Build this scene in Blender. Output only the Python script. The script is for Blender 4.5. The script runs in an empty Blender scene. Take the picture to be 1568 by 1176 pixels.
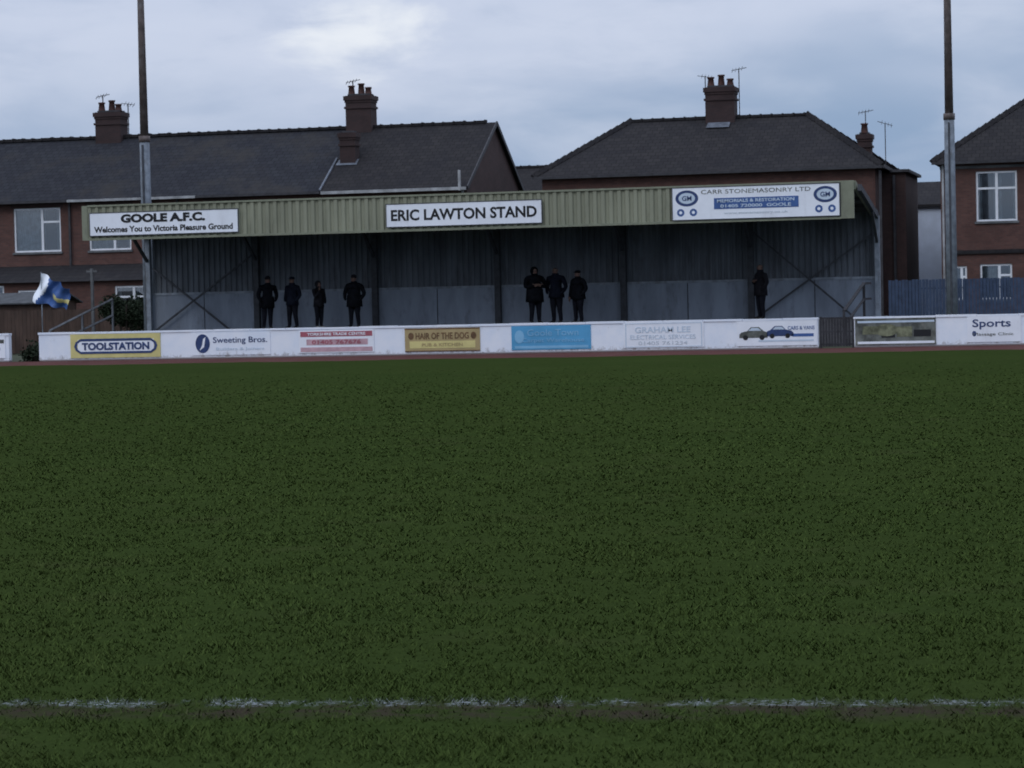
import bpy, math, random
import numpy as np
from mathutils import Matrix, Vector
random.seed(7); rng=np.random.default_rng(11)
scn=bpy.context.scene
col=scn.collection

# ---------------------------------------------------------------- materials
def newmat(name):
    m=bpy.data.materials.new(name); m.use_nodes=True
    nt=m.node_tree; b=nt.nodes['Principled BSDF']
    return m,nt,b
def N(nt,t,**k):
    n=nt.nodes.new(t)
    for a,v in k.items(): setattr(n,a,v)
    return n
def L(nt,a,b): nt.links.new(a,b)
def mixc(nt,fac,a,b,blend='MIX'):
    n=N(nt,'ShaderNodeMix',data_type='RGBA',blend_type=blend)
    if isinstance(fac,(int,float)): n.inputs[0].default_value=fac
    else: L(nt,fac,n.inputs[0])
    for i,v in ((6,a),(7,b)):
        if isinstance(v,(tuple,list)): n.inputs[i].default_value=(*v[:3],1)
        else: L(nt,v,n.inputs[i])
    return n.outputs[2]
def noise(nt,vec,scale,detail=4,rough=.6,dist=0):
    n=N(nt,'ShaderNodeTexNoise'); n.inputs['Scale'].default_value=scale
    n.inputs['Detail'].default_value=detail; n.inputs['Roughness'].default_value=rough
    n.inputs['Distortion'].default_value=dist
    if vec is not None: L(nt,vec,n.inputs['Vector'])
    return n.outputs['Fac']
def mrange(nt,v,a,b,c=0,d=1):
    n=N(nt,'ShaderNodeMapRange'); n.interpolation_type='SMOOTHSTEP'
    L(nt,v,n.inputs[0])
    for i,x in zip((1,2,3,4),(a,b,c,d)): n.inputs[i].default_value=x
    return n.outputs[0]
def math_(nt,op,a,b=None,c=None):
    n=N(nt,'ShaderNodeMath',operation=op)
    for i,v in enumerate((a,b,c)):
        if v is None: continue
        if isinstance(v,(int,float)): n.inputs[i].default_value=v
        else: L(nt,v,n.inputs[i])
    return n.outputs[0]
def pos(nt): return N(nt,'ShaderNodeNewGeometry').outputs['Position']
def scaled(nt,v,s):
    m=N(nt,'ShaderNodeMapping'); L(nt,v,m.inputs[0]); m.inputs['Scale'].default_value=s
    return m.outputs[0]
def bump(nt,b,h,strength=.3,dist=.01):
    n=N(nt,'ShaderNodeBump'); n.inputs['Strength'].default_value=strength; n.inputs['Distance'].default_value=dist
    L(nt,h,n.inputs['Height']); L(nt,n.outputs[0],b.inputs['Normal'])
def mat(name,c,var=.25,scale=3,rough=.8,metal=0,dirt=None,dirt_amt=.5,streak=False,spec=.3):
    m,nt,b=newmat(name); p=pos(nt)
    f=noise(nt,scaled(nt,p,(1,1,.25)) if streak else p,scale,5)
    lo=tuple(x*(1-var) for x in c); hi=tuple(min(1,x*(1+var)) for x in c)
    o=mixc(nt,mrange(nt,f,.3,.7),lo,hi)
    if dirt:
        g=noise(nt,scaled(nt,p,(1,1,.3)),scale*2.3,6,.7)
        o=mixc(nt,mrange(nt,g,.5,.75,0,dirt_amt),o,dirt)
    L(nt,o,b.inputs['Base Color']); b.inputs['Roughness'].default_value=rough
    b.inputs['Metallic'].default_value=metal; b.inputs['Specular IOR Level'].default_value=spec
    return m
def brickmat(name,c1,c2,mortar):
    m,nt,b=newmat(name); p=pos(nt)
    s=N(nt,'ShaderNodeSeparateXYZ'); L(nt,p,s.inputs[0])
    cb=N(nt,'ShaderNodeCombineXYZ'); L(nt,math_(nt,'ADD',s.outputs[0],s.outputs[1]),cb.inputs[0]); L(nt,s.outputs[2],cb.inputs[1])
    t=N(nt,'ShaderNodeTexBrick'); L(nt,cb.outputs[0],t.inputs[0])
    t.inputs['Color1'].default_value=(*c1,1); t.inputs['Color2'].default_value=(*c2,1); t.inputs['Mortar'].default_value=(*mortar,1)
    t.inputs['Scale'].default_value=1; t.inputs['Brick Width'].default_value=.225; t.inputs['Row Height'].default_value=.075
    t.inputs['Mortar Size'].default_value=.006; t.inputs['Mortar Smooth'].default_value=.3
    f=noise(nt,p,1.1,6,.65)
    o=mixc(nt,mrange(nt,f,.35,.7,0,.55),t.outputs[0],tuple(x*.4 for x in c1))
    L(nt,o,b.inputs['Base Color']); b.inputs['Roughness'].default_value=.9
    bump(nt,b,t.outputs['Fac'],-.3,.01)
    return m
def roofmat(name,c1,c2,patch):
    m,nt,b=newmat(name); p=pos(nt)
    s=N(nt,'ShaderNodeSeparateXYZ'); L(nt,p,s.inputs[0])
    cb=N(nt,'ShaderNodeCombineXYZ'); L(nt,s.outputs[0],cb.inputs[0]); L(nt,math_(nt,'MULTIPLY',s.outputs[2],1.9),cb.inputs[1])
    t=N(nt,'ShaderNodeTexBrick'); L(nt,cb.outputs[0],t.inputs[0])
    t.inputs['Color1'].default_value=(*c1,1); t.inputs['Color2'].default_value=(*c2,1); t.inputs['Mortar'].default_value=(*[x*.4 for x in c1],1)
    t.inputs['Scale'].default_value=1; t.inputs['Brick Width'].default_value=.3; t.inputs['Row Height'].default_value=.27
    t.inputs['Mortar Size'].default_value=.014; t.inputs['Mortar Smooth'].default_value=.4
    f=noise(nt,p,.55,7,.7); g=noise(nt,p,2.5,6,.7)
    o=mixc(nt,mrange(nt,f,.45,.7,0,.6),t.outputs[0],patch)
    o=mixc(nt,mrange(nt,g,.55,.8,0,.5),o,tuple(x*1.7 for x in c2))
    L(nt,o,b.inputs['Base Color']); b.inputs['Roughness'].default_value=.95; b.inputs['Specular IOR Level'].default_value=.12
    bump(nt,b,t.outputs['Fac'],-.5,.02)
    return m

M={}
M['brick']=brickmat('red_brick',(.120,.054,.042),(.082,.038,.031),(.08,.066,.06))
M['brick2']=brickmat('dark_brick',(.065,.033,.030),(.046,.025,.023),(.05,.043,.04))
M['sooty']=brickmat('sooty_brick',(.050,.027,.026),(.036,.021,.021),(.035,.03,.03))
M['slate']=roofmat('slate_tiles',(.032,.034,.040),(.024,.025,.031),(.046,.042,.038))
M['slate2']=roofmat('brown_tiles',(.034,.032,.033),(.025,.024,.026),(.019,.019,.023))
M['lead']=mat('lead_flashing',(.12,.135,.16),.35,4,dirt=(.06,.06,.06))
M['whiteframe']=mat('upvc_white',(.72,.75,.79),.06,3,.4)
M['gutter']=mat('gutter_offwhite',(.32,.33,.34),.3,2,.6,dirt=(.1,.1,.1))
M['darkpipe']=mat('dark_pipe',(.04,.04,.045),.3,4,.6)
M['curtain']=mat('net_curtain',(.33,.35,.37),.35,3.5,.9)
M['pot']=mat('clay_pot',(.07,.035,.03),.3,8)
M['conc']=mat('concrete',(.12,.125,.13),.3,2,.9,dirt=(.06,.06,.055))
M['olive']=mat('fascia_cladding_paint',(.240,.250,.182),.12,1.2,.6,dirt=(.14,.15,.11),dirt_amt=.5,streak=True)
M['olivetrim']=mat('fascia_trim_paint',(.20,.215,.155),.12,2,.55,dirt=(.12,.12,.1))
M['clad']=mat('grey_cladding',(.130,.147,.170),.28,1.6,.8,dirt=(.07,.07,.075),dirt_amt=.6,streak=True)
M['panel']=mat('lower_panel',(.25,.29,.35),.18,1.5,.8,dirt=(.13,.14,.16),dirt_amt=.7,streak=True)
M['steel']=mat('painted_steel_dark',(.05,.055,.065),.3,5,.6)
M['steellight']=mat('galvanised_steel',(.24,.275,.32),.25,4,.5,dirt=(.14,.11,.09))
M['rust']=mat('rusty_pole',(.10,.08,.075),.35,3,.7,dirt=(.2,.2,.21),dirt_amt=.6)
M['roofund']=mat('roof_sheet',(.08,.085,.09),.25,2,.8)
M['signwhite']=mat('sign_white',(.78,.82,.88),.04,1.5,.4,dirt=(.56,.58,.62),dirt_amt=.4)
M['black']=mat('sign_black',(.012,.013,.016),.1,5,.5)
M['navy']=mat('sign_navy',(.03,.055,.15),.15,5,.5)
M['blue']=mat('sign_blue',(.05,.11,.29),.15,4,.5)
M['cyan']=mat('sign_cyan',(.085,.32,.55),.08,2,.45)
M['cyan2']=mat('sign_cyan_pale',(.20,.44,.65),.08,2,.45)
M['yellow']=mat('sign_yellow',(.58,.52,.22),.08,3,.5)
M['amber']=mat('sign_amber',(.38,.30,.15),.1,3,.5)
M['brown']=mat('sign_brown',(.14,.08,.04),.3,5,.5)
M['red']=mat('sign_red',(.35,.10,.13),.1,4,.5)
M['redpale']=mat('sign_red_faded',(.5,.33,.37),.15,4,.5)
M['pale']=mat('sign_pale_blue',(.50,.60,.70),.06,4,.5)
M['palered']=mat('sign_pale_grey',(.5,.56,.62),.06,4,.5)
M['photo_dark']=mat('sign_photo_dark',(.10,.11,.10),.6,3,.5,dirt=(.28,.27,.22))
M['photo_grn']=mat('sign_photo_olive',(.15,.16,.10),.5,5,.5)
M['wood']=mat('fence_wood',(.065,.043,.034),.3,3,.9,dirt=(.03,.027,.025),streak=True)
M['palisade']=mat('palisade_blue',(.042,.064,.112),.2,4,.8)
M['gate']=mat('gate_dark',(.03,.03,.035),.3,5,.6)
M['leaf']=mat('shrub_leaf',(.018,.026,.015),.5,9,.9,spec=.1)
M['bark']=mat('bark',(.05,.04,.035),.3,9,.9)
M['render']=mat('white_render',(.50,.56,.66),.12,1,.8)
M['skin']=mat('skin',(.16,.10,.08),.1,9,.7)
M['hair']=mat('hair',(.02,.015,.012),.3,20,.8)
M['coatA']=mat('coat_black',(.009,.010,.013),.3,8,1,spec=.0)
M['coatB']=mat('coat_navy',(.011,.013,.021),.3,8,1,spec=.0)
M['coatC']=mat('coat_grey',(.017,.017,.021),.3,8,1,spec=.0)
M['trous']=mat('trousers_dark',(.012,.013,.018),.3,8,1,spec=.0)
M['shoe']=mat('shoe',(.02,.02,.02),.3,8,.8)
M['shoew']=mat('shoe_pale',(.25,.25,.25),.2,8,.6)
m,nt,b=newmat('window_glass'); b.inputs['Base Color'].default_value=(.05,.06,.07,1); b.inputs['Roughness'].default_value=.08
nz=noise(nt,pos(nt),1.5,2); bump(nt,b,nz,.05,.02); M['glass']=m
m,nt,b=newmat('whitewashed_wall'); p=pos(nt)
s=N(nt,'ShaderNodeSeparateXYZ'); L(nt,p,s.inputs[0])
f=noise(nt,p,1.3,6); g=noise(nt,scaled(nt,p,(1,1,.6)),6,7,.75)
o=mixc(nt,mrange(nt,f,.3,.7),(.70,.77,.87),(.80,.84,.90))
low=mrange(nt,s.outputs[2],.0,.3,1,0)
o=mixc(nt,mrange(nt,math_(nt,'ADD',g,math_(nt,'MULTIPLY',low,.20)),.60,.82,0,.75),o,(.25,.23,.22))
low2=mrange(nt,math_(nt,'ADD',s.outputs[2],math_(nt,'MULTIPLY',g,.12)),.07,.12,1,0)
o=mixc(nt,math_(nt,'MULTIPLY',low2,.85),o,(.10,.06,.05))
L(nt,o,b.inputs['Base Color']); b.inputs['Roughness'].default_value=.85; bump(nt,b,g,.3,.01)
M['paintwall']=m
m,nt,b=newmat('red_clay_track'); p=pos(nt)
f=noise(nt,p,.8,6,.7); g=noise(nt,p,5,4,.7)
o=mixc(nt,mrange(nt,f,.35,.65),(.078,.032,.029),(.105,.045,.040))
o=mixc(nt,mrange(nt,g,.5,.8,0,.6),o,(.045,.045,.028))
L(nt,o,b.inputs['Base Color']); b.inputs['Roughness'].default_value=1; b.inputs['Specular IOR Level'].default_value=.05; M['clay']=m

# grass / touchline
LA,LB=10.93,.11
def line_masks(nt,p):
    s=N(nt,'ShaderNodeSeparateXYZ'); L(nt,p,s.inputs[0])
    t=math_(nt,'SUBTRACT',s.outputs[1],math_(nt,'MULTIPLY_ADD',s.outputs[0],LB,LA))
    wob=math_(nt,'MULTIPLY',math_(nt,'SUBTRACT',noise(nt,p,2.2,3),.5),.18)
    t=math_(nt,'ADD',t,wob)
    a=math_(nt,'ABSOLUTE',t)
    band=mrange(nt,a,.02,.12,1,0)
    big=mrange(nt,noise(nt,scaled(nt,p,(1,.3,1)),4.6,5,.75),.42,.60)
    sm=mrange(nt,noise(nt,p,26,3,.75),.42,.64)
    white=math_(nt,'MULTIPLY',math_(nt,'MULTIPLY',band,big),math_(nt,'MULTIPLY',sm,.7))
    mt=math_(nt,'ABSOLUTE',math_(nt,'ADD',t,.20))
    mud=math_(nt,'MULTIPLY',mrange(nt,mt,.05,.32,1,0),mrange(nt,noise(nt,p,4,4,.7),.36,.66))
    return white,mud
def patchiness(nt,p,o):
    """broad wear and moisture variation across the pitch"""
    q=noise(nt,scaled(nt,p,(1,.45,1)),.35,5,.6); r=noise(nt,p,.9,4,.6)
    o=mixc(nt,mrange(nt,q,.35,.68,0,.30),o,(.030,.042,.012))
    return mixc(nt,mrange(nt,r,.55,.75,0,.22),o,(.060,.060,.028))
m,nt,b=newmat('pitch_turf'); p=pos(nt)
f=noise(nt,p,.15,4,.6); g=noise(nt,p,2.2,6,.7); h_=noise(nt,p,18,4,.75)
o=mixc(nt,mrange(nt,f,.3,.7),(.0285,.0455,.0122),(.034,.0515,.0140))
o=mixc(nt,mrange(nt,g,.35,.7,0,.45),o,(.0245,.0365,.0108))
o=mixc(nt,mrange(nt,h_,.45,.70,0,.55),o,(.041,.058,.0175))
o=mixc(nt,mrange(nt,h_,.28,.45,.6,0),o,(.016,.022,.009))
o=patchiness(nt,p,o)
w,md=line_masks(nt,p)
o=mixc(nt,math_(nt,'MULTIPLY',md,.9),o,(.045,.034,.028))
o=mixc(nt,w,o,(.34,.37,.41))
L(nt,o,b.inputs['Base Color']); b.inputs['Roughness'].default_value=1; b.inputs['Specular IOR Level'].default_value=.0
bump(nt,b,h_,.8,.03); M['turf']=m
m,nt,b=newmat('grass_blades'); p=pos(nt)
at=N(nt,'ShaderNodeAttribute',attribute_name='tint')
cr=N(nt,'ShaderNodeValToRGB'); L(nt,at.outputs['Fac'],cr.inputs[0])
e=cr.color_ramp.elements; e[0].position=0;e[0].color=(.029,.042,.012,1);e[1].position=1;e[1].color=(.105,.115,.044,1)
x=e.new(.5);x.color=(.047,.072,.019,1)
x=e.new(.85);x.color=(.066,.091,.027,1)
o=patchiness(nt,p,cr.outputs[0])
w,md=line_masks(nt,p)
o=mixc(nt,math_(nt,'MULTIPLY',md,.7),o,(.052,.042,.033))
o=mixc(nt,w,o,(.42,.45,.49))
L(nt,o,b.inputs['Base Color']); b.inputs['Roughness'].default_value=1; b.inputs['Specular IOR Level'].default_value=.0
M['blade']=m
M['ground']=mat('rough_ground',(.040,.048,.024),.35,1,.95,dirt=(.05,.045,.035))

# ---------------------------------------------------------------- geometry helpers
def E(name,loc=(0,0,0)):
    e=bpy.data.objects.new(name,None); e.location=loc; e.empty_display_size=.3; col.objects.link(e); return e
def link(name,me,m,parent=None,smooth=False):
    o=bpy.data.objects.new(name,me); col.objects.link(o)
    if m is not None and len(me.materials)==0: me.materials.append(m)
    if parent is not None:
        o.parent=parent; o.matrix_parent_inverse=Matrix.Translation(-Vector(parent.location))
    if smooth:
        me.polygons.foreach_set('use_smooth',[True]*len(me.polygons))
    return o
def mesh(name,v,f,m,parent=None,smooth=False):
    me=bpy.data.meshes.new(name); me.from_pydata([tuple(x) for x in v],[],f); me.update()
    return link(name,me,m,parent,smooth)
BF=[(0,3,2,1),(4,5,6,7),(0,1,5,4),(1,2,6,5),(2,3,7,6),(3,0,4,7)]
def boxv(x0,x1,y0,y1,z0,z1):
    return [(x0,y0,z0),(x1,y0,z0),(x1,y1,z0),(x0,y1,z0),(x0,y0,z1),(x1,y0,z1),(x1,y1,z1),(x0,y1,z1)]
def boxes(name,lst,m,parent=None):
    v=[];f=[]
    for b_ in lst:
        n=len(v); v+=boxv(*b_); f+=[tuple(i+n for i in q) for q in BF]
    return mesh(name,v,f,m,parent)
def box(name,*a): return boxes(name,[a[:6]],a[6],a[7] if len(a)>7 else None)
def bar(p,q,w,d=None):
    p=Vector(p);q=Vector(q); z=(q-p).normalized(); u=z.cross(Vector((0,1,0)))
    if u.length<.01: u=Vector((1,0,0))
    u.normalize(); n=z.cross(u); d=d or w
    return [tuple(c+u*a*w/2+n*b_*d/2) for c in (p,q) for a,b_ in ((-1,-1),(1,-1),(1,1),(-1,1))]
def bars(name,lst,m,parent=None):
    v=[];f=[]
    for t in lst:
        n=len(v); v+=bar(*t); f+=[tuple(i+n for i in q) for q in BF]
    return mesh(name,v,f,m,parent)
def tube(name,prof,x,y,m,parent=None,seg=16):
    v=[];f=[]
    for z,r in prof:
        for i in range(seg): a=2*math.pi*i/seg; v.append((x+r*math.cos(a),y+r*math.sin(a),z))
    for j in range(len(prof)-1):
        for i in range(seg): f.append((j*seg+i,j*seg+(i+1)%seg,(j+1)*seg+(i+1)%seg,(j+1)*seg+i))
    f.append(tuple(range(seg))[::-1]); f.append(tuple((len(prof)-1)*seg+i for i in range(seg)))
    return mesh(name,v,f,m,parent,True)
def text(name,s,xc,zc,w,h,y,m,parent,bold=.02):
    c=bpy.data.curves.new(name,'FONT'); c.body=s; c.offset=bold; c.resolution_u=3; c.extrude=.01
    o=bpy.data.objects.new(name+'_tmp',c); col.objects.link(o)
    dg=bpy.context.evaluated_depsgraph_get(); me=bpy.data.meshes.new_from_object(o.evaluated_get(dg))
    bpy.data.objects.remove(o)
    xs=[v.co.x for v in me.vertices]; ys=[v.co.y for v in me.vertices]
    sx=w/(max(xs)-min(xs)); sz=h/(max(ys)-min(ys)); mx=(max(xs)+min(xs))/2; mz=(max(ys)+min(ys))/2
    for v in me.vertices:
        v.co=Vector((xc+(v.co.x-mx)*sx, y-v.co.z*.3, zc+(v.co.y-mz)*sz))
    me.materials.clear(); me.update()
    return link(name,me,m,parent)
def disc(name,xc,zc,rx,rz,y,m,parent,seg=24):
    v=[]
    for i in range(seg):
        a=2*math.pi*i/seg; v.append((xc+rx*math.cos(a),y,zc+rz*math.sin(a)))
    return mesh(name,v,[tuple(range(seg))],m,parent)
def corrugated(name,x0,x1,y,z0,z1,pitch,depth,m,parent):
    xs=[];n=int(round((x1-x0)/pitch)); p=(x1-x0)/n
    for i in range(n):
        a=x0+i*p; xs+= [(a,0),(a+p*.42,0),(a+p*.55,1),(a+p*.87,1)]
    xs.append((x1,0)); v=[];f=[]
    for x_,d in xs: v+= [(x_,y+d*depth,z0),(x_,y+d*depth,z1)]
    for i in range(len(xs)-1): f.append((2*i,2*i+2,2*i+3,2*i+1))
    return mesh(name,v,f,m,parent)

# ---------------------------------------------------------------- ground
def sheet(name,x0,x1,y0,y1,z,m): return mesh(name,[(x0,y0,z),(x1,y0,z),(x1,y1,z),(x0,y1,z)],[(0,1,2,3)],m)
sheet('ground',-1500,1500,-300,2500,-.03,M['ground'])
pv=[(45,-20,0),(-75,-20,0)]; xx=-75
while xx<=45: pv.append((xx,69.0+.25*math.sin(xx*.9)+random.uniform(-.25,.25),0)); xx+=.6
mesh('football_pitch',pv,[tuple(range(len(pv)))[::-1]],M['turf'])
sheet('running_track',-75,45,68.0,74.29,-.004,M['clay'])

def vnoise(x,y,s,seed):
    r=np.random.default_rng(seed).random((256,256)); gx=x*s;gy=y*s
    ix=np.floor(gx).astype(int);iy=np.floor(gy).astype(int);fx=gx-ix;fy=gy-iy
    fx=fx*fx*(3-2*fx);fy=fy*fy*(3-2*fy); a=lambda i,j:r[i%256,j%256]
    return (a(ix,iy)*(1-fx)+a(ix+1,iy)*fx)*(1-fy)+(a(ix,iy+1)*(1-fx)+a(ix+1,iy+1)*fx)*fy
n=400000
u=rng.random(n); y0,y1=7.6,66.
yy=np.linspace(y0,y1,4000); pdf=(.5*yy+2)/yy**2*np.clip((68-yy)/50,0,1); cdf=np.cumsum(pdf);cdf/=cdf[-1]
Y=np.interp(u,cdf,yy); X=-.249*Y+(rng.random(n)*2-1)*(.25*Y+1)
d=.36*vnoise(X,Y,3.1,1)+.32*vnoise(X,Y,9,2)+.32*vnoise(X,Y,23,3)
big=vnoise(X,Y,.35,5)
t=Y-(LA+LB*X)
keep=(rng.random(n)<np.clip((d-.22)*2.4,0.12,1))&~((np.abs(t+.2)<.22)&(rng.random(n)<.55))
X=X[keep];Y=Y[keep];d=d[keep];big=big[keep];n=len(X)
hgt=(.010+.030*np.clip(d-.25,0,1))*(.5+.9*rng.random(n)); hgt*=np.clip((68-Y)/22,.2,1)
wid=.0045*np.maximum(1,Y/9.)*(.7+.6*rng.random(n))
ang=rng.random(n)*math.pi; la=rng.random(n)*2*math.pi; ln=hgt*(.4+1.3*rng.random(n))
V=np.zeros((n,3,3),dtype=np.float32)
cx_,sx_=np.cos(ang)*wid,np.sin(ang)*wid
V[:,0]=np.stack([X-cx_,Y-sx_,np.zeros(n)-.002],1);V[:,1]=np.stack([X+cx_,Y+sx_,np.zeros(n)-.002],1)
V[:,2]=np.stack([X+np.cos(la)*ln,Y+np.sin(la)*ln,hgt],1)
me=bpy.data.meshes.new('grass'); me.vertices.add(3*n); me.vertices.foreach_set('co',V.ravel())
me.loops.add(3*n); me.loops.foreach_set('vertex_index',np.arange(3*n,dtype=np.int32))
me.polygons.add(n); me.polygons.foreach_set('loop_start',np.arange(0,3*n,3,dtype=np.int32)); 
me.update(calc_edges=True)
a=me.attributes.new('tint','FLOAT','FACE')
tint=np.clip(.2+.45*d+.25*(rng.random(n)-.35)+.15*(big-.5),0,1); a.data.foreach_set('value',tint.astype(np.float32))
link('grass',me,M['blade'])

# ---------------------------------------------------------------- boundary wall
def wallseg(x0,x1):
    w=E('boundary_wall',((x0+x1)/2,74.4,0))
    box('wall_body',x0,x1,74.3,74.5,-.05,.85,M['paintwall'],w)
    L_=[];x_=x0-.02
    while x_<x1: 
        e_=min(x_+1.2,x1+.02); dz=random.uniform(-.008,.01); L_.append((x_,e_-.012,74.27,74.53,.85,.91+dz)); x_+=1.2
    boxes('coping',L_,M['paintwall'],w)
    return w
wallseg(-75,-35.2); wallseg(-34.15,-9.12); wallseg(-8.05,30)
g=E('steel_gate',(-8.6,74.4,0))
boxes('frame',[(-9.08,-9.02,74.36,74.42,0,.93),(-8.13,-8.07,74.36,74.42,0,.93),(-9.02,-8.13,74.37,74.41,.86,.91),(-9.02,-8.13,74.37,74.41,.08,.13),(-9.02,-8.13,74.375,74.405,.46,.5)],M['gate'],g)
boxes('pickets',[(-9.0+.085*i,-8.93+.085*i,74.345,74.365,.04,.9) for i in range(10)],M['gate'],g)

# advertising boards
YW=74.3
def board(x0,x1,z0,z1,m,name='advertising_board'):
    e=E(name,((x0+x1)/2,YW,(z0+z1)/2)); box('panel',x0,x1,YW-.028,YW-.003,z0,z1,m,e); return e
YT=YW-.034
def strip(n_,x0,x1,z0,z1,m,e,y=YT): return box(n_,x0,x1,y,y+.005,z0,z1,m,e)
e=board(-33.05,-29.98,.08,.84,M['yellow'])
strip('white_field',-32.8,-30.2,.27,.66,M['signwhite'],e)
strip('blue_band_top',-32.7,-30.3,.61,.69,M['navy'],e,YT-.006); strip('blue_band_bottom',-32.7,-30.3,.21,.28,M['navy'],e,YT-.006)
for xc_,sg in((-32.7,-1),(-30.3,1)):
    mesh('blue_end_arc',[(xc_,YT-.006,.69),(xc_+sg*.17,YT-.006,.58),(xc_+sg*.22,YT-.006,.45),(xc_+sg*.17,YT-.006,.32),(xc_,YT-.006,.21),(xc_,YT-.006,.28),(xc_+sg*.1,YT-.006,.36),(xc_+sg*.13,YT-.006,.45),(xc_+sg*.1,YT-.006,.54),(xc_,YT-.006,.61)],[tuple(range(10))],M['navy'],e)
text('lettering','TOOLSTATION',-31.5,.445,2.3,.24,YT-.012,M['navy'],e,.04)
e=board(-28.95,-26.3,.1,.82,M['paintwall'])
disc('logo_disc',-28.55,.47,.24,.3,YT-.002,M['navy'],e); 
mesh('logo_swoosh',[(-28.66,YT-.006,.25),(-28.5,YT-.006,.36),(-28.45,YT-.006,.68),(-28.53,YT-.006,.62),(-28.57,YT-.006,.42)],[(0,1,2,3,4)],M['signwhite'],e)
text('lettering_top','Sweeting Bros.',-27.3,.55,1.8,.24,YT,M['navy'],e,.01)
text('lettering_bottom','Builders & Joiners',-27.3,.28,1.6,.12,YT,M['pale'],e,0)
e=board(-25.35,-22.9,.12,.82,M['signwhite'])
strip('red_top',-25.3,-22.95,.62,.78,M['red'],e); strip('pink_mid',-25.1,-23.1,.36,.54,M['redpale'],e); strip('red_bottom',-25.3,-22.95,.15,.29,M['redpale'],e)
text('lettering_top','YORKSHIRE TRADE CENTRE',-24.12,.70,1.9,.09,YT-.008,M['signwhite'],e)
text('lettering_mid','01405 767676',-24.12,.45,1.6,.13,YT-.008,M['red'],e)
e=board(-21.9,-19.5,.1,.82,M['amber'])
strip('border_top',-21.9,-19.5,.78,.82,M['brown'],e)
strip('border_bottom',-21.9,-19.5,.10,.13,M['brown'],e)
strip('pale_field',-21.75,-19.65,.2,.42,M['yellow'],e)
text('lettering_top','HAIR OF THE DOG',-20.7,.58,1.7,.2,YT-.002,M['brown'],e,.02)
text('lettering_bottom','PUB & KITCHEN',-20.7,.31,1.3,.1,YT-.008,M['amber'],e,.01)
for i in(-21.7,-19.7): disc('paw',i,.58,.09,.11,YT-.003,M['brown'],e)
e=board(-18.5,-16.02,.1,.83,M['cyan'])
strip('pale_band',-18.4,-16.1,.14,.22,M['cyan2'],e)
text('lettering_top','Goole Town',-17.2,.62,1.6,.2,YT-.002,M['cyan2'],e,0)
text('lettering_bottom','Carpet Warehouse',-17.2,.37,1.95,.16,YT-.002,M['cyan2'],e,0)
disc('badge',-18.25,.5,.15,.2,YT-.003,M['cyan2'],e)
e=board(-15.0,-12.55,.1,.86,M['signwhite'])
boxes('outline',[(-14.95,-12.6,YT,YT+.005,.82,.84),(-14.95,-12.6,YT,YT+.005,.12,.14),(-14.95,-14.92,YT,YT+.005,.14,.82),(-12.63,-12.6,YT,YT+.005,.14,.82)],M['pale'],e)
text('lettering_top','GRAHAM LEE',-13.8,.64,1.7,.18,YT,M['pale'],e,.01)
text('lettering_mid','ELECTRICAL SERVICES',-13.8,.42,2.0,.13,YT,M['pale'],e,0)
text('lettering_bottom','01405 761234',-13.8,.24,1.5,.11,YT,M['palered'],e,0)
e=board(-11.55,-9.15,.1,.84,M['signwhite'])
def car(e,x,z,s,m,fl=1):
    P=[(-.5,0),(-.5,.12),(-.42,.2),(-.22,.24),(-.08,.38),(.2,.38),(.36,.24),(.5,.18),(.5,0)]
    mesh('car_picture',[(x+fl*a*s,YT,z+b_*s) for a,b_ in P],[tuple(range(len(P)))],m,e)
    for k_ in(-.28,.3): disc('wheel_picture',x+fl*k_*s,z+.01*s,.09*s,.09*s,YT-.003,M['black'],e,12)
    mesh('window_picture',[(x+fl*a*s,YT-.003,z+b_*s) for a,b_ in [(-.18,.25),(-.06,.35),(.17,.35),(.28,.25)]],[(0,1,2,3)],M['pale'],e)
car(e,-11.05,.34,.85,M['photo_dark']); car(e,-10.25,.38,.8,M['navy'],-1)
text('lettering','CARS & VANS',-9.62,.62,.8,.11,YT,M['blue'],e,.01)
strip('blue_strip',-10.9,-9.25,.22,.27,M['pale'],e); strip('blue_strip_right',-9.9,-9.25,.36,.45,M['blue'],e)
e=board(-8.02,-5.66,.06,.86,M['photo_dark'])
strip('light_rail_top',-7.95,-5.7,.72,.78,M['pale'],e); strip('light_rail_bottom',-7.95,-5.7,.10,.17,M['signwhite'],e)
boxes('picture_blocks',[(-7.8,-7.3,YT,YT+.005,.38,.62),(-6.8,-6.35,YT,YT+.005,.3,.6)],M['photo_grn'],e)
boxes('picture_dark',[(-7.25,-6.85,YT,YT+.005,.28,.55),(-6.3,-5.8,YT,YT+.005,.3,.5)],M['black'],e)
disc('picture_dome',-7.1,.5,.35,.18,YT-.004,M['photo_grn'],e)
e=board(-4.75,-3.2,.1,.86,M['signwhite'])
text('lettering_top','Sports',-4.05,.62,1.1,.30,YT,M['navy'],e,.015)
text('lettering_bottom','Massage Clinic',-4.0,.32,1.15,.11,YT,M['photo_dark'],e,0)
disc('dot',-4.55,.35,.06,.08,YT,M['navy'],e)
e=board(-38.0,-35.32,.12,.84,M['signwhite'])
strip('strip_top',-37.9,-35.36,.6,.72,M['photo_dark'],e)
text('lettering','& Sons Home',-36.6,.45,2.2,.18,YT,M['navy'],e)

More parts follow.
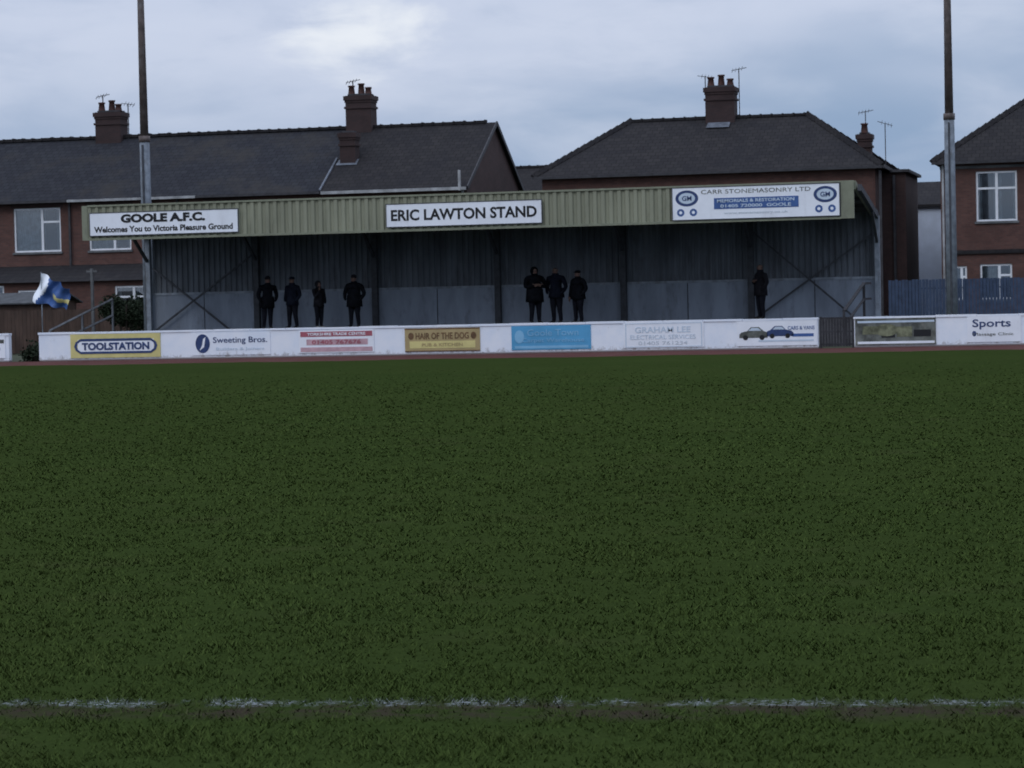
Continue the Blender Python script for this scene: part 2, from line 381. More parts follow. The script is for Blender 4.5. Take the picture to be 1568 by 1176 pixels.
# ---------------------------------------------------------------- spectator stand
st=E('spectator_stand',(-21,80,0))
x0,x1=-33.72,-8.28; YF=77.0; YB=82.5
boxes('terrace_steps',[(x0+.3,x1-.1,78.2,78.8,-.03,.3),(x0+.3,x1-.1,78.8,79.4,-.03,.56),(x0+.3,x1-.1,79.4,82.4,-.03,.80)],M['conc'],st)
corrugated('fascia_cladding',x0+.2,x1-.4,YF,3.96,5.0,.26,.055,M['olive'],st)
boxes('fascia_trim',[(x0,x0+.2,YF-.02,YF+.1,3.9,5.04),(x1-.4,x1,YF-.02,YF+.1,3.9,5.06),(x0+.2,x1-.4,YF-.03,YF+.1,5.0,5.06),(x0+.2,x1-.4,YF-.03,YF+.1,3.89,3.96)],M['olivetrim'],st)
box('fascia_backing',x0+.2,x1-.4,YF+.062,YF+.1,3.96,5.0,M['roofund'],st)
def slab(name,xa,xb,ya,za,yb,zb,th,m,p_):
    return mesh(name,[(xa,ya,za-th),(xb,ya,za-th),(xb,yb,zb-th),(xa,yb,zb-th),(xa,ya,za),(xb,ya,za),(xb,yb,zb),(xa,yb,zb)],BF,m,p_)
slab('roof_sheet',x0+.02,x1-.02,YF+.1,5.03,YB+.35,4.25,.05,M['roofund'],st)
slab('verge_right',x1-.019,x1+.05,YF+.1,5.05,YB+.4,4.26,.26,M['olivetrim'],st)
slab('verge_left',x0-.05,x0+.019,YF+.1,5.05,YB+.4,4.26,.26,M['olivetrim'],st)
cols=[-33.6,-29.6,-25.3,-20.95,-16.6,-12.3,-8.12]
lst=[];raf=[]
for i,cx_ in enumerate(cols):
    if i in(0,6): continue
    lst+=[(cx_-.1,cx_+.1,82.26,82.275,.8,4.1),(cx_-.1,cx_+.1,82.425,82.44,.8,4.1),(cx_-.01,cx_+.01,82.275,82.425,.8,4.1)]
boxes('columns',lst,M['steel'],st)
boxes('end_columns',[(-33.66,-33.5,82.2,82.4,0,4.1),(-8.2,-8.04,82.2,82.4,0,4.1)],M['steellight'],st)
for cx_ in cols: raf.append(((cx_,77.15,4.84),(cx_,82.4,4.08),.12,.2)); 
bars('rafters',raf,M['steel'],st)
bars('knee_braces',[((c,80.8,4.2),(c,82.3,3.2),.09) for c in cols],M['steel'],st)
bars('purlins',[((x0+.1,yq,5.03-(yq-77.1)*.1356-.11),(x1-.1,yq,5.03-(yq-77.1)*.1356-.11),.1) for yq in (78.4,79.7,81.0)],M['steel'],st)
bars('bracing',[((-33.4,82.3,.8),(-29.7,82.3,3.4),.06),((-33.4,82.24,3.0),(-30.6,82.24,.8),.06),((-12.2,82.3,.8),(-8.3,82.3,3.5),.06),((-12.2,82.24,3.7),(-8.9,82.24,.8),.06)],M['steel'],st)
corrugated('rear_cladding',-33.5,-8.1,82.5,2.13,4.3,.2,.04,M['clad'],st)
box('rear_rail',-33.5,-8.2,82.44,82.5,2.05,2.13,M['steellight'],st)
lp=[]
for i in range(6):
    a,b_=cols[i],cols[i+1]; mid=(a+b_)/2
    lp+=[(a+.06,mid-.015,82.47,82.5,.75,2.05),(mid+.015,b_-.06,82.47,82.5,.75,2.05)]
boxes('lower_panels',lp,M['panel'],st)
box('wall_backing',-33.5,-8.1,82.56,82.62,.0,4.2,M['roofund'],st)
YS=YF-.06
def sboard(x0,x1,z0,z1):
    e=E('stand_sign',((x0+x1)/2,YS,(z0+z1)/2)); box('panel',x0,x1,YS,YS+.03,z0,z1,M['signwhite'],e)
    fr=.025; boxes('frame',[(x0-fr,x1+fr,YS-.01,YS+.035,z1,z1+fr),(x0-fr,x1+fr,YS-.01,YS+.035,z0-fr,z0),(x0-fr,x0,YS-.01,YS+.035,z0,z1),(x1,x1+fr,YS-.01,YS+.035,z0,z1)],M['steel'],e)
    return e
e=sboard(-33.42,-28.25,4.05,4.78)
text('lettering_top','GOOLE A.F.C.',-30.85,4.585,2.95,.29,YS-.004,M['black'],e,.055)
text('lettering_bottom','Welcomes You to Victoria Pleasure Ground',-30.85,4.24,4.85,.2,YS-.004,M['black'],e,.03)
e=sboard(-23.2,-18.1,4.05,4.76)
text('lettering','ERIC LAWTON STAND',-20.65,4.41,4.8,.36,YS-.004,M['black'],e,.03)
e=sboard(-13.9,-8.72,4.0,4.98)
text('lettering_top','CARR STONEMASONRY LTD',-11.3,4.84,3.4,.13,YS-.004,M['photo_dark'],e,.0)
box('blue_banner',-12.6,-9.97,YS-.008,YS-.002,4.3,4.64,M['blue'],e)
text('banner_top','MEMORIALS & RESTORATION',-11.3,4.55,2.4,.1,YS-.012,M['pale'],e)
text('banner_bottom','01405 720000  GOOLE',-11.3,4.39,2.2,.1,YS-.012,M['pale'],e)
text('lettering_bottom','www.stonemasonry.co.uk',-11.3,4.16,2.0,.1,YS-.004,M['palered'],e)
for xb_ in(-13.45,-9.15):
    disc('badge_ring',xb_,4.66,.36,.25,YS-.004,M['navy'],e); disc('badge_face',xb_,4.66,.26,.17,YS-.007,M['pale'],e)
    text('badge_initials','GM',xb_,4.66,.3,.15,YS-.012,M['navy'],e)
    for k_ in(-.2,.2): disc('rosette',xb_+k_,4.22,.12,.12,YS-.004,M['blue'],e,10); disc('rosette_centre',xb_+k_,4.22,.05,.05,YS-.007,M['signwhite'],e,10)
hr=E('handrail',(-34.3,78.8,0))
bars('rails',[((-34.9,76.8,.95),(-33.75,79.4,1.95),.06),((-34.9,76.8,.45),(-33.75,79.4,1.4),.06),((-34.9,76.8,0),(-34.9,76.8,.97),.06),((-33.75,79.4,0),(-33.75,79.4,1.98),.06),((-34.3,78.1,0),(-34.3,78.1,1.46),.06)],mat('handrail_paint',(.13,.14,.155),.3,5,.6),hr)
hr=E('handrail',(-8.2,80,0))
bars('rails',[((-8.75,77.9,1.05),(-8.35,80.1,1.9),.09),((-8.35,80.1,1.9),(-8.35,82.1,1.9),.07),((-8.75,77.9,.6),(-8.35,80.1,1.4),.07),((-8.35,80.1,1.4),(-8.35,82.1,1.4),.07),((-8.75,77.9,0),(-8.75,77.9,1.07),.07),((-8.35,80.1,.5),(-8.35,80.1,1.92),.08)],M['gate'],hr)

# ---------------------------------------------------------------- floodlight poles
def floodlight(x,y):
    e=E('floodlight_pylon',(x,y,0)); 
    tube('base_plate',[(-.03,.36),(.08,.36),(.1,.24)],x,y,M['conc'],e)
    tube('lower_shaft',[(.05,.2),(7.55,.175),(7.65,.16)],x,y,M['steellight'],e,20)
    tube('upper_shaft',[(7.6,.15),(15.8,.095)],x+.0,y,M['rust'],e,20)
    tube('collar',[(7.5,.2),(7.72,.2)],x,y,M['rust'],e,20)
    bars('crossarm',[((x-1.4,y,15.7),(x+1.4,y,15.7),.12)],M['steellight'],e)
    for k_ in(-1.2,-.4,.4,1.2):
        boxes('lamp_housing',[(x+k_-.28,x+k_+.28,y-.35,y-.05,15.75,16.25)],M['steel'],e)
        box('lamp_glass',x+k_-.25,x+k_+.25,y-.37,y-.352,15.78,16.2,M['glass'],e)
    boxes('cable_box',[(x-.03,x+.03,y-.235,y-.17,.5,7.4)],M['steel'],e)
    return e
floodlight(-34.05,83.4); floodlight(-6.13,88)

# ---------------------------------------------------------------- houses
def facade(name,x0,x1,y,z0,z1,ops,m,parent,rev=.12):
    xs=sorted({x0,x1,*[o[0] for o in ops],*[o[1] for o in ops]}); zs=sorted({z0,z1,*[o[2] for o in ops],*[o[3] for o in ops]})
    v=[];f=[]
    def q(*p_): n_=len(v); v.extend(p_); f.append((n_,n_+1,n_+2,n_+3))
    for i in range(len(xs)-1):
        for j in range(len(zs)-1):
            cx_=(xs[i]+xs[i+1])/2; cz=(zs[j]+zs[j+1])/2
            if any(o[0]<cx_<o[1] and o[2]<cz<o[3] for o in ops): continue
            q((xs[i],y,zs[j]),(xs[i+1],y,zs[j]),(xs[i+1],y,zs[j+1]),(xs[i],y,zs[j+1]))
    for a,b_,c,d_ in ops:
        q((a,y,c),(a,y+rev,c),(a,y+rev,d_),(a,y,d_)); q((b_,y,c),(b_,y,d_),(b_,y+rev,d_),(b_,y+rev,c))
        q((a,y,c),(b_,y,c),(b_,y+rev,c),(a,y+rev,c)); q((a,y,d_),(a,y+rev,d_),(b_,y+rev,d_),(b_,y,d_))
    return mesh(name,v,f,m,parent)
def window(x0,x1,z0,z1,y,parent,lay='A'):
    F=.07; yf=y+.05
    L_=[(x0,x1,yf,yf+.06,z0,z0+F),(x0,x1,yf,yf+.06,z1-F,z1),(x0,x0+F,yf,yf+.06,z0+F,z1-F),(x1-F,x1,yf,yf+.06,z0+F,z1-F)]
    if lay=='A':
        xm=x0+(x1-x0)*.60; zm=z0+(z1-z0)*.68
        L_+=[(xm-.05,xm+.05,yf,yf+.06,z0+F,z1-F),(xm+.05,x1-F,yf,yf+.06,zm-.04,zm+.04)]
    elif lay=='B':
        xm=(x0+x1)/2; zm=z0+(z1-z0)*.66
        L_+=[(xm-.05,xm+.05,yf,yf+.06,z0+F,z1-F),(x0+F,xm-.05,yf,yf+.06,zm-.04,zm+.04),(xm+.05,x1-F,yf,yf+.06,zm-.04,zm+.04)]
    boxes('window_frame',L_,M['whiteframe'],parent)
    box('window_glass',x0+F/2,x1-F/2,yf+.035,yf+.045,z0+F/2,z1-F/2,M['glassclear'],parent)
    w=x1-x0; v=[];f=[]; K=40
    for i in range(K+1):
        xx=x0+.03+(w-.06)*i/K; dy=.03*math.sin(i*1.9)+.02*math.sin(i*.7)
        v+=[(xx,yf+.16+dy,z0),(xx,yf+.16+dy,z1)]
    for i in range(K):
        if lay=='A' and .64<i/K<.9: continue
        if lay=='B' and (.12<i/K<.42 or .6<i/K<.88): continue
        f.append((2*i,2*i+2,2*i+3,2*i+1))
    mesh('curtain',v,f,M['curtain'],parent)
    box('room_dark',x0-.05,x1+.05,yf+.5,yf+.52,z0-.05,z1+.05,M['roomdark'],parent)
    boxes('sill',[(x0-.06,x1+.06,y-.07,y+.05,z0-.09,z0-.002)],M['conc'],parent)
m,nt,b=newmat('clear_glass')
tr=N(nt,'ShaderNodeBsdfTransparent'); gl=N(nt,'ShaderNodeBsdfGlossy'); gl.inputs['Roughness'].default_value=.03
mx=N(nt,'ShaderNodeMixShader'); fr=N(nt,'ShaderNodeFresnel'); fr.inputs[0].default_value=1.5
L(nt,math_(nt,'MULTIPLY_ADD',fr.outputs[0],1.,.12),mx.inputs[0]); L(nt,tr.outputs[0],mx.inputs[1]); L(nt,gl.outputs[0],mx.inputs[2]); tr.inputs[0].default_value=(.75,.8,.82,1)
L(nt,mx.outputs[0],nt.nodes['Material Output'].inputs[0]); M['glassclear']=m
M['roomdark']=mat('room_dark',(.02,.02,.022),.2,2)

def aerial(x,y,z,h,parent,side=1,n_=5,tilt=.1):
    L_=[((x,y,z),(x,y,z+h),.035)]
    L_.append(((x-.3*side,y,z+h-.08),(x+.32*side,y,z+h-.08+tilt),.025))
    for i in range(n_):
        xx=x-.26*side+i*.13*side; zc=z+h-.08+tilt*(i/n_); L_.append(((xx,y-.14,zc-.09),(xx,y+.14,zc+.09),.016))
    bars('aerial',L_,M['darkpipe'],parent)
def chimney(x0,x1,y,z0,z1,parent,pots=2,dy=.42,m='sooty'):
    boxes('chimney_stack',[(x0,x1,y-dy,y+dy,z0,z1)],M[m],parent)
    boxes('chimney_corbel',[(x0-.05,x1+.05,y-dy-.05,y+dy+.05,z1-.55,z1-.46),(x0-.07,x1+.07,y-dy-.07,y+dy+.07,z1-.2,z1-.02),(x0-.03,x1+.03,y-dy-.03,y+dy+.03,z1-.3,z1-.2)],M[m],parent)
    boxes('chimney_flaunching',[(x0+.08,x1-.08,y-dy+.08,y+dy-.08,z1,z1+.07)],M['darkpipe'],parent)
    for i in range(pots):
        px=x0+(x1-x0)*(i+.5)/pots; h=.34+.14*((i*7+1)%3)/1.5
        tube('chimney_pot',[(z1+.02,.17),(z1+.08,.15),(z1+h-.07,.115),(z1+h-.06,.15),(z1+h,.15)],px,y-.1+.2*(i%2),M['pot'],parent,12)
def flashing(x0,x1,y,z,parent,slope,h=.22):
    mesh('flashing',[(x0,y-.45,z-.0),(x1,y-.45,z),(x1-.02,y-.02,z+.43*slope),(x0+.02,y-.02,z+.43*slope)],[(0,1,2,3)],M['lead'],parent)
def ridge(xa,xb,y,z,parent,p2=None):
    L_=[];n_=int((xb-xa)/.45)
    for i in range(n_):
        a=xa+i*.45; j=random.uniform(-.012,.012)
        L_+=[(a+.02,a+.39,y-.13,y+.13,z-.06,z+.06+j),(a+.391,a+.455,y-.15,y+.15,z-.05,z+.085+j)]
    boxes('ridge_tiles',L_,M['slate2'],parent)
def hipline(p,q,parent):
    p=Vector(p);q=Vector(q);n_=max(2,int((q-p).length/.4)); L_=[]
    for i in range(n_):
        a=p.lerp(q,i/n_);b_=p.lerp(q,(i+.93)/n_); L_.append((a+Vector((0,0,.03)),b_+Vector((0,0,.07)),.2,.12))
    bars('hip_tiles',L_,M['slate2'],parent)

A=E('brick_terrace_house',(-43,100,0))
ops=[]
for k_ in range(4):
    s_=-k_*6.6
    ops+= [(-45.1+s_,-43.0+s_,4.0,5.82),(-41.75+s_,-39.9+s_,4.0,5.82)]
ops=sorted([o for o in ops if o[0]>-68]); keep_=[]
for o in ops:
    if not keep_ or o[0]>keep_[-1][1]+.4: keep_.append(o)
ops=keep_+[(-36.6,-34.8,4.0,5.82),(-30.0,-28.2,4.0,5.6)]
xA0,xA1=-70.,-25.6
facade('front_wall',xA0,xA1,96,0,6.25,ops,M['brick'],A)
for o in ops: window(*o,96,A,'A')
boxes('lintels',[(o[0]-.12,o[1]+.12,95.985,96.0,o[3],o[3]+.2) for o in ops],M['brick2'],A)
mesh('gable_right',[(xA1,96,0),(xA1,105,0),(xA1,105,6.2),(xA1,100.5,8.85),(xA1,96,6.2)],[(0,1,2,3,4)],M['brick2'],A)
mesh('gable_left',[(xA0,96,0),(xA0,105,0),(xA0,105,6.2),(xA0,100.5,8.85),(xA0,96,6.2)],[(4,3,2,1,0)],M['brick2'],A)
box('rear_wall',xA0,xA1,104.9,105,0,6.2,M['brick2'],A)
def gableroof(name,xa,xb,yf,ym,yb,ze,zr,parent,m,th=.1):
    v=[(xa,yf,ze),(xb,yf,ze),(xb,ym,zr),(xa,ym,zr),(xa,yb,ze),(xb,yb,ze)]; v+= [(x_,y_,z_-th) for x_,y_,z_ in v]
    f=[(0,1,2,3),(3,2,5,4),(6,9,8,7),(9,10,11,8),(0,6,7,1),(4,5,11,10),(0,3,9,6),(3,4,10,9),(1,7,8,2),(2,8,11,5)]
    return mesh(name,v,f,m,parent)
gableroof('roof_main',xA0,-31.6,95.65,100.5,105.3,6.1,8.9,A,M['slate'])
gableroof('roof_end',-31.58,xA1+.12,95.55,100.5,105.35,6.09,8.93,A,M['slate2'])
bars('party_verge',[((-31.6,95.6,6.14),(-31.6,98.0,7.54),.07,.06)],M['lead'],A)
bars('verge_board',[((xA1+.15,95.55,6.06),(xA1+.15,100.5,8.9),.05,.16),((xA1+.15,100.5,8.9),(xA1+.15,105.3,6.06),.05,.16)],M['darkpipe'],A)
ridge(xA0,xA1+.1,100.5,8.95,A)
bars('gutter',[((-42.5,95.6,6.05),(-36.9,95.6,6.05),.1),((-31.5,95.48,6.03),(-25.5,95.48,6.03),.12)],M['gutter'],A)
bars('gutter_dark',[((-70,95.6,6.05),(-42.52,95.6,6.05),.09),((-36.88,95.6,6.05),(-31.6,95.6,6.05),.09)],M['darkpipe'],A)
bars('downpipes',[((-42.55,95.9,0),(-42.55,95.9,6),.08),((-37.8,95.9,0),(-37.8,95.9,6),.08)],M['darkpipe'],A)
bars('downpipe_end',[((-25.75,95.45,5.95),(-25.75,95.45,6.75),.09),((-25.75,95.9,0),(-25.75,95.9,5.98),.09)],M['gutter'],A)
chimney(-43.1,-41.95,100.5,8.2,10.0,A,3); aerial(-42.85,100.4,10,.75,A,1,4); aerial(-41.7,100.4,8.8,1.55,A,-1,4)
chimney(-31.85,-30.75,100.5,8.2,10.25,A,3); aerial(-31.6,100.4,10.2,.7,A,1,4)
chimney(-31.35,-30.7,97.9,7.0,8.55,A,0,.3)
flashing(-43.2,-41.9,100.2,8.36,A,.58); flashing(-31.5,-30.6,97.9,7.22,A,.58)
lops=[(-45.9,-44.3,1.3,2.62),(-43.7,-41.85,1.2,2.42),(-39.5,-37.9,1.2,2.5),(-52,-50,1.2,2.5)]
facade('lean_to_wall',-70,-35,93.2,0,2.75,lops,M['brick'],A)
for o in lops: window(*o,93.2,A,'B')
mesh('lean_to_roof',[(-70,92.95,2.72),(-34.9,92.95,2.72),(-34.9,95.99,3.42),(-70,95.99,3.42)],[(0,1,2,3)],M['slate2'],A)
box('lean_to_side',-35.1,-35,93.2,96,0,2.8,M['brick2'],A)

def hiphouse(xa,xb,yf,yb,ze,zr,rx0,rx1,ops,name='brick_house',bm='brick',rm='slate2',ov=.3):
    H=E(name,((xa+xb)/2,(yf+yb)/2,0)); ym=(yf+yb)/2
    facade('front_wall',xa,xb,yf,0,ze,ops,M[bm],H)
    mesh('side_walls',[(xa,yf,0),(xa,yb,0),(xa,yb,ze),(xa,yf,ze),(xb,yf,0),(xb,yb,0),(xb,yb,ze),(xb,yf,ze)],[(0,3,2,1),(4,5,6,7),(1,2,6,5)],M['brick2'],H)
    a,b_,c,d_=(xa-ov,yf-ov,ze-.05),(xb+ov,yf-ov,ze-.05),(xb+ov,yb+ov,ze-.05),(xa-ov,yb+ov,ze-.05); r0=(rx0,ym,zr); r1=(rx1,ym,zr)
    mesh('roof',[a,b_,c,d_,r0,r1],[(0,1,5,4),(1,2,5),(2,3,4,5),(3,0,4),(3,2,1,0)],M[rm],H)
    ridge(rx0,rx1,ym,zr+.02,H)
    for p_,q_ in ((a,r0),(b_,r1),(c,r1),(d_,r0)): hipline(p_,q_,H)
    bars('gutters',[((xa-ov,yf-ov-.05,ze-.08),(xb+ov,yf-ov-.05,ze-.08),.1),((xb+ov+.05,yf-ov,ze-.08),(xb+ov+.05,yb+ov,ze-.08),.1)],M['darkpipe'],H)
    for o in ops: window(*o,yf,H,'B')
    return H
B=hiphouse(-23.0,-9.7,98,106.4,6.5,8.85,-20.1,-12.85,[(-21.5,-19.8,4.2,5.7),(-17,-15.3,4.2,5.7),(-12.5,-11,4.2,5.7)])
chimney(-16.95,-15.75,102.2,8.1,10.1,B,3); aerial(-15.6,102.2,8.6,2.25,B,1,4); aerial(-17.0,102.2,10.1,.5,B,-1,4)
flashing(-16.85,-15.9,101.7,8.42,B,.53)
chimney(-10.75,-10.2,101.9,6.8,7.95,B,1,.3); aerial(-10.6,103.5,7.0,2.0,B,1,4); aerial(-9.9,104.5,6.8,1.7,B,-1,4,.2)
aerial(-18.3,103.5,8.2,.8,B,1,4)
box('side_extension',-9.69,-8.75,100.5,106.2,0,6.3,M['brick2'],B)
box('side_extension_roof',-9.39,-8.6,100.3,106.4,6.31,6.42,M['darkpipe'],B)
bars('side_pipes',[((-9.5,97.9,0),(-9.5,97.9,6.3),.1),((-9.2,100.4,0),(-9.2,100.4,6.2),.1)],M['darkpipe'],B)
C=hiphouse(-7.2,9.0,98,107,6.55,9.6,-3.2,5.0,[(-5.85,-4.3,4.2,6.12),(-1,.8,4.2,6.1),(5,6.8,4.2,6.1)],rm='slate2')
box('bay_roof',-6.9,8.6,97.2,98.0-.002,2.95,3.1,M['slate2'],C)
facade('bay_front',-6.8,8.5,97.3,0,2.95,[(-6.7,-6.2,1.2,2.5),(-5.7,-4.5,1.2,2.55),(-3,-1,1.2,2.6)],M['brick'],C)
for o in [(-6.7,-6.2,1.2,2.5),(-5.7,-4.5,1.2,2.55),(-3,-1,1.2,2.6)]: window(*o,97.3,C,'A')
boxes('string_course',[(-7.22,9,97.97,97.999,6.25,6.35)],M['conc'],C)
bars('downpipe',[((-7.1,97.9,0),(-7.1,97.9,6.4),.08)],M['gutter'],C)
D=E('rendered_house',(-8,112,0))
box('walls',-9.6,-7.7,110,116,0,5.35,M['render'],D)
gableroof('roof',-9.8,-5.0,109.8,113,116.2,5.3,6.4,D,M['slate2'])
box('brick_wing',-7.69,-5.2,110.5,116,0,5.3,M['brick2'],D)
F=E('brick_house',(-28,125,0))
box('walls',-33.5,-24,121,129,0,5.9,M['brick2'],F)
gableroof('roof',-34,-23.6,120.7,125,129.3,5.85,8.3,F,M['slate2']); ridge(-34,-23.6,125,8.32,F)

# ---------------------------------------------------------------- fences, shed, post
def palisade(x0,x1,y,h,m,name,pitch=.15,w=.08):
    e=E(name,((x0+x1)/2,y,0)); L_=[];x_=x0
    while x_<x1:
        L_.append((x_,x_+w,y,y+.02,0,h+random.uniform(-.02,.02))); x_+=pitch
    boxes('pales',L_,m,e); boxes('rails',[(x0,x1,y+.021,y+.06,.4,.46),(x0,x1,y+.021,y+.06,h-.35,h-.29)],m,e)
    L_=[];x_=x0
    while x_<x1: L_.append((x_,x_+.09,y+.061,y+.15,-.03,h)); x_+=2.7
    boxes('posts',L_,m,e); return e
palisade(-8.6,20,91,2.0,M['palisade'],'palisade_fence',.12,.105)
palisade(-60,-33.9,87,1.62,M['wood'],'wooden_fence',.155,.148)
sh=E('garden_shed',(-40.5,89.5,0))
box('walls',-43.6,-40.2,88.6,91,0,1.95,M['wood'],sh)
gableroof('felt_roof',-43.8,-40.0,88.4,89.8,91.2,1.9,2.3,sh,mat('shed_felt',(.06,.065,.07),.3,3),.05)
p_=E('washing_line_post',(-35,82,0))
bars('post',[((-35.6,82,0),(-35.6,82,3.05),.09),((-35.8,82,2.95),(-35.4,82,2.95),.06)],M['conc'],p_)
fl=E('supporters_flag',(-36,80,0))
tube('flag_pole',[(0,.02),(2.95,.015)],-36.62,80,M['steellight'],fl,8)
nx,nz=26,20; v=[];f=[];mi=[]
for j in range(nz+1):
    for i in range(nx+1):
        a=i/nx;b_=j/nz
        droop=.95*a**.9
        x_=-36.6+a*1.05*(1-.1*b_)-.35*b_*(1-a)+.04*math.sin(b_*6+a*4); z_=2.9-b_*(.95-.25*a)-droop*.6+.04*math.sin(a*13+b_*3)
        y_=80+.10*math.sin(a*14+b_*3)+.05*math.sin(a*5-b_*9)
        v.append((x_,y_,z_))
for j in range(nz):
    for i in range(nx):
        q=j*(nx+1)+i; f.append((q,q+1,q+nx+2,q+nx+1)); a=i/nx;b_=j/nz
        mi.append(1 if (a<.20+.1*math.sin(b_*5)) else (2 if (abs(b_-.62-.3*(a-.7))<.10 and a>.5) else 0))
o=mesh('flag_cloth',v,f,M['blue'],fl,True); o.data.materials.append(M['signwhite']); o.data.materials.append(M['yellow'])
o.data.polygons.foreach_set('material_index',mi)

def shrub(x,y,rx,rz,z0,n_,name='garden_shrub'):
    e=E(name,(x,y,0)); st_=[]
    for i in range(9):
        a=random.uniform(0,6.28); r=random.uniform(.2,.8)
        st_.append(((x+.1*math.cos(a),y+.1*math.sin(a),0),(x+rx*r*math.cos(a),y+rx*r*math.sin(a),z0+rz*random.uniform(.5,1.3)),.035))
    bars('stems',st_,M['bark'],e); v=[];f=[]
    cl=[(random.uniform(-.75,.75)*rx,random.uniform(-.6,.6)*rx,z0+random.uniform(.1,1.5)*rz,random.uniform(.18,.36)) for _ in range(26)]
    for i in range(n_):
        c=random.choice(cl); d_=Vector((random.gauss(0,1),random.gauss(0,1),random.gauss(0,1))).normalized()*c[3]*random.uniform(.5,1.25)
        p0=Vector((x+c[0],y+c[1],c[2]))+d_; a=Vector((random.gauss(0,1),random.gauss(0,1),random.gauss(0,1))).normalized()*.06; b_=a.orthogonal().normalized()*.035
        k_=len(v); v+=[p0-a,p0+b_,p0+a,p0-b_]; f.append((k_,k_+1,k_+2,k_+3))
    mesh('foliage',v,f,M['leaf'],e)
shrub(-35.7,85.2,.95,.6,1.0,4200)
shrub(-34.6,75.2,.5,.25,.05,1200,'weeds')

# ---------------------------------------------------------------- people
def person(x,y,z0,H,coat,arms='down',turn=0,stance=.1,hat=None,pale=False,lean=0,build=1.15,coatlen=.0):
    s=H/1.75; P=E('standing_person',(x,y,z0)); R_=Matrix.Rotation(turn,3,'Z'); B_=build
    def T(p_): return Vector((x,y,z0))+R_@(Vector((p_[0]+lean*p_[2]*.06,p_[1],p_[2]))*s)
    V_=[];Ed=[];Rd=[]
    def add(p_,r,par=None):
        V_.append(T(p_)); Rd.append((r[0]*s,r[1]*s) if isinstance(r,tuple) else (r*s,r*s))
        if par is not None: Ed.append((par,len(V_)-1))
        return len(V_)-1
    pel=add((0,0,.93),(.175*B_,.14*B_)); sp=add((0,.0,1.12),(.18*B_,.155*B_),pel); ch=add((0,.01,1.30),(.195*B_,.15*B_),sp); up=add((0,.01,1.42),(.15*B_,.115*B_),ch)
    nk=add((0,0,1.5),(.065,.065),up); jw=add((0,-.02,1.57),(.072,.082),nk); hd=add((0,-.005,1.65),(.084,.1),jw); tp=add((0,.005,1.715),(.058,.068),hd)
    for sd in(-1,1):
        hp=add((sd*.1,0,.84),(.115*B_,.12*B_),pel); kn=add((sd*(.09+stance*.5),-.02,.49),.085,hp); an=add((sd*(.09+stance),.02,.1),.062,kn)
        ft=add((sd*(.1+stance),-.06,.05),(.052,.048),an); add((sd*(.12+stance),-.18,.04),(.048,.035),ft)
    wr=[]
    for sd in(-1,1):
        sh_=add((sd*.20*B_,.01,1.40),.085,up)
        mode=arms if isinstance(arms,str) else arms[0 if sd<0 else 1]
        if mode=='down': el=(sd*.27*B_,.02,1.13); w=(sd*.265*B_,-.05,.9); h_=(sd*.26*B_,-.07,.83)
        elif mode=='pocket': el=(sd*.275*B_,.05,1.14); w=(sd*.225*B_,-.09,.97); h_=(sd*.19*B_,-.12,.92)
        elif mode=='fold': el=(sd*.25*B_,-.05,1.14); w=(sd*.04,-.24,1.19); h_=(-sd*.06,-.25,1.21)
        elif mode=='face': el=(sd*.24,-.12,1.16); w=(sd*.12,-.24,1.36); h_=(sd*.09,-.2,1.45)
        e1=add(el,.072,sh_); w1=add(w,.052,e1); h1=add(h_,(.04,.03),w1); wr.append((w,h_,mode,sd))
    me=bpy.data.meshes.new('body'); me.from_pydata([v for v in V_],Ed,[]); me.update()
    o=bpy.data.objects.new('tmp',me); col.objects.link(o)
    md=o.modifiers.new('s','SKIN'); md.use_smooth_shade=True
    for i,sv in enumerate(me.skin_vertices[0].data): sv.radius=Rd[i]; sv.use_root=(i==0)
    sb=o.modifiers.new('u','SUBSURF'); sb.levels=2; sb.render_levels=2
    dg=bpy.context.evaluated_depsgraph_get(); m2=bpy.data.meshes.new_from_object(o.evaluated_get(dg)); bpy.data.objects.remove(o)
    m2.materials.clear()
    for k_ in (coat,'trous','skin','shoe' if not pale else 'shoew','hair'): m2.materials.append(M[k_])
    Ri=R_.inverted()
    hands=[Vector(h[1]) for h in wr if h[2]!='pocket']
    for pl in m2.polygons:
        c=Ri@(Vector(pl.center)-Vector((x,y,z0)))/s; c.x-=lean*c.z*.06
        k_=0
        if c.z>1.52:
            k_=2
            if c.z>1.69 or (c.y>.02 and c.z>1.57): k_=4
        elif c.z<.09: k_=3
        elif c.z<.82-coatlen and abs(c.x)<.3: k_=1
        if any((c-h).length<.06 for h in hands) and k_!=3: k_=2
        pl.material_index=k_; pl.use_smooth=True
    link('body',m2,None,P)
    def blob(nm,p_,r,m_,zcut=None):
        v=[];f=[];a=12;b_=8
        for j in range(b_+1):
            for i in range(a):
                th=math.pi*j/b_;ph=2*math.pi*i/a
                v.append(T((p_[0]+r[0]*math.sin(th)*math.cos(ph),p_[1]+r[1]*math.sin(th)*math.sin(ph),p_[2]+r[2]*math.cos(th))))
        for j in range(b_):
            for i in range(a): f.append((j*a+i,(j+1)*a+i,(j+1)*a+(i+1)%a,j*a+(i+1)%a))
        mesh(nm,v,f,M[m_],P,True)
    def lathe(nm,prof,m_):
        v=[];f=[];a=16
        for z_,rx,ry in prof:
            for i in range(a): ph=2*math.pi*i/a; v.append(T((rx*math.cos(ph)*(1+.03*math.sin(ph*5)),ry*math.sin(ph),z_)))
        for j in range(len(prof)-1):
            for i in range(a): f.append((j*a+i,j*a+(i+1)%a,(j+1)*a+(i+1)%a,(j+1)*a+i))
        mesh(nm,v,f,M[m_],P,True)
    blob('nose',(0,-.112,1.625),(.013,.02,.024),'skin'); blob('mouth',(0,-.098,1.583),(.025,.012,.006),'red')
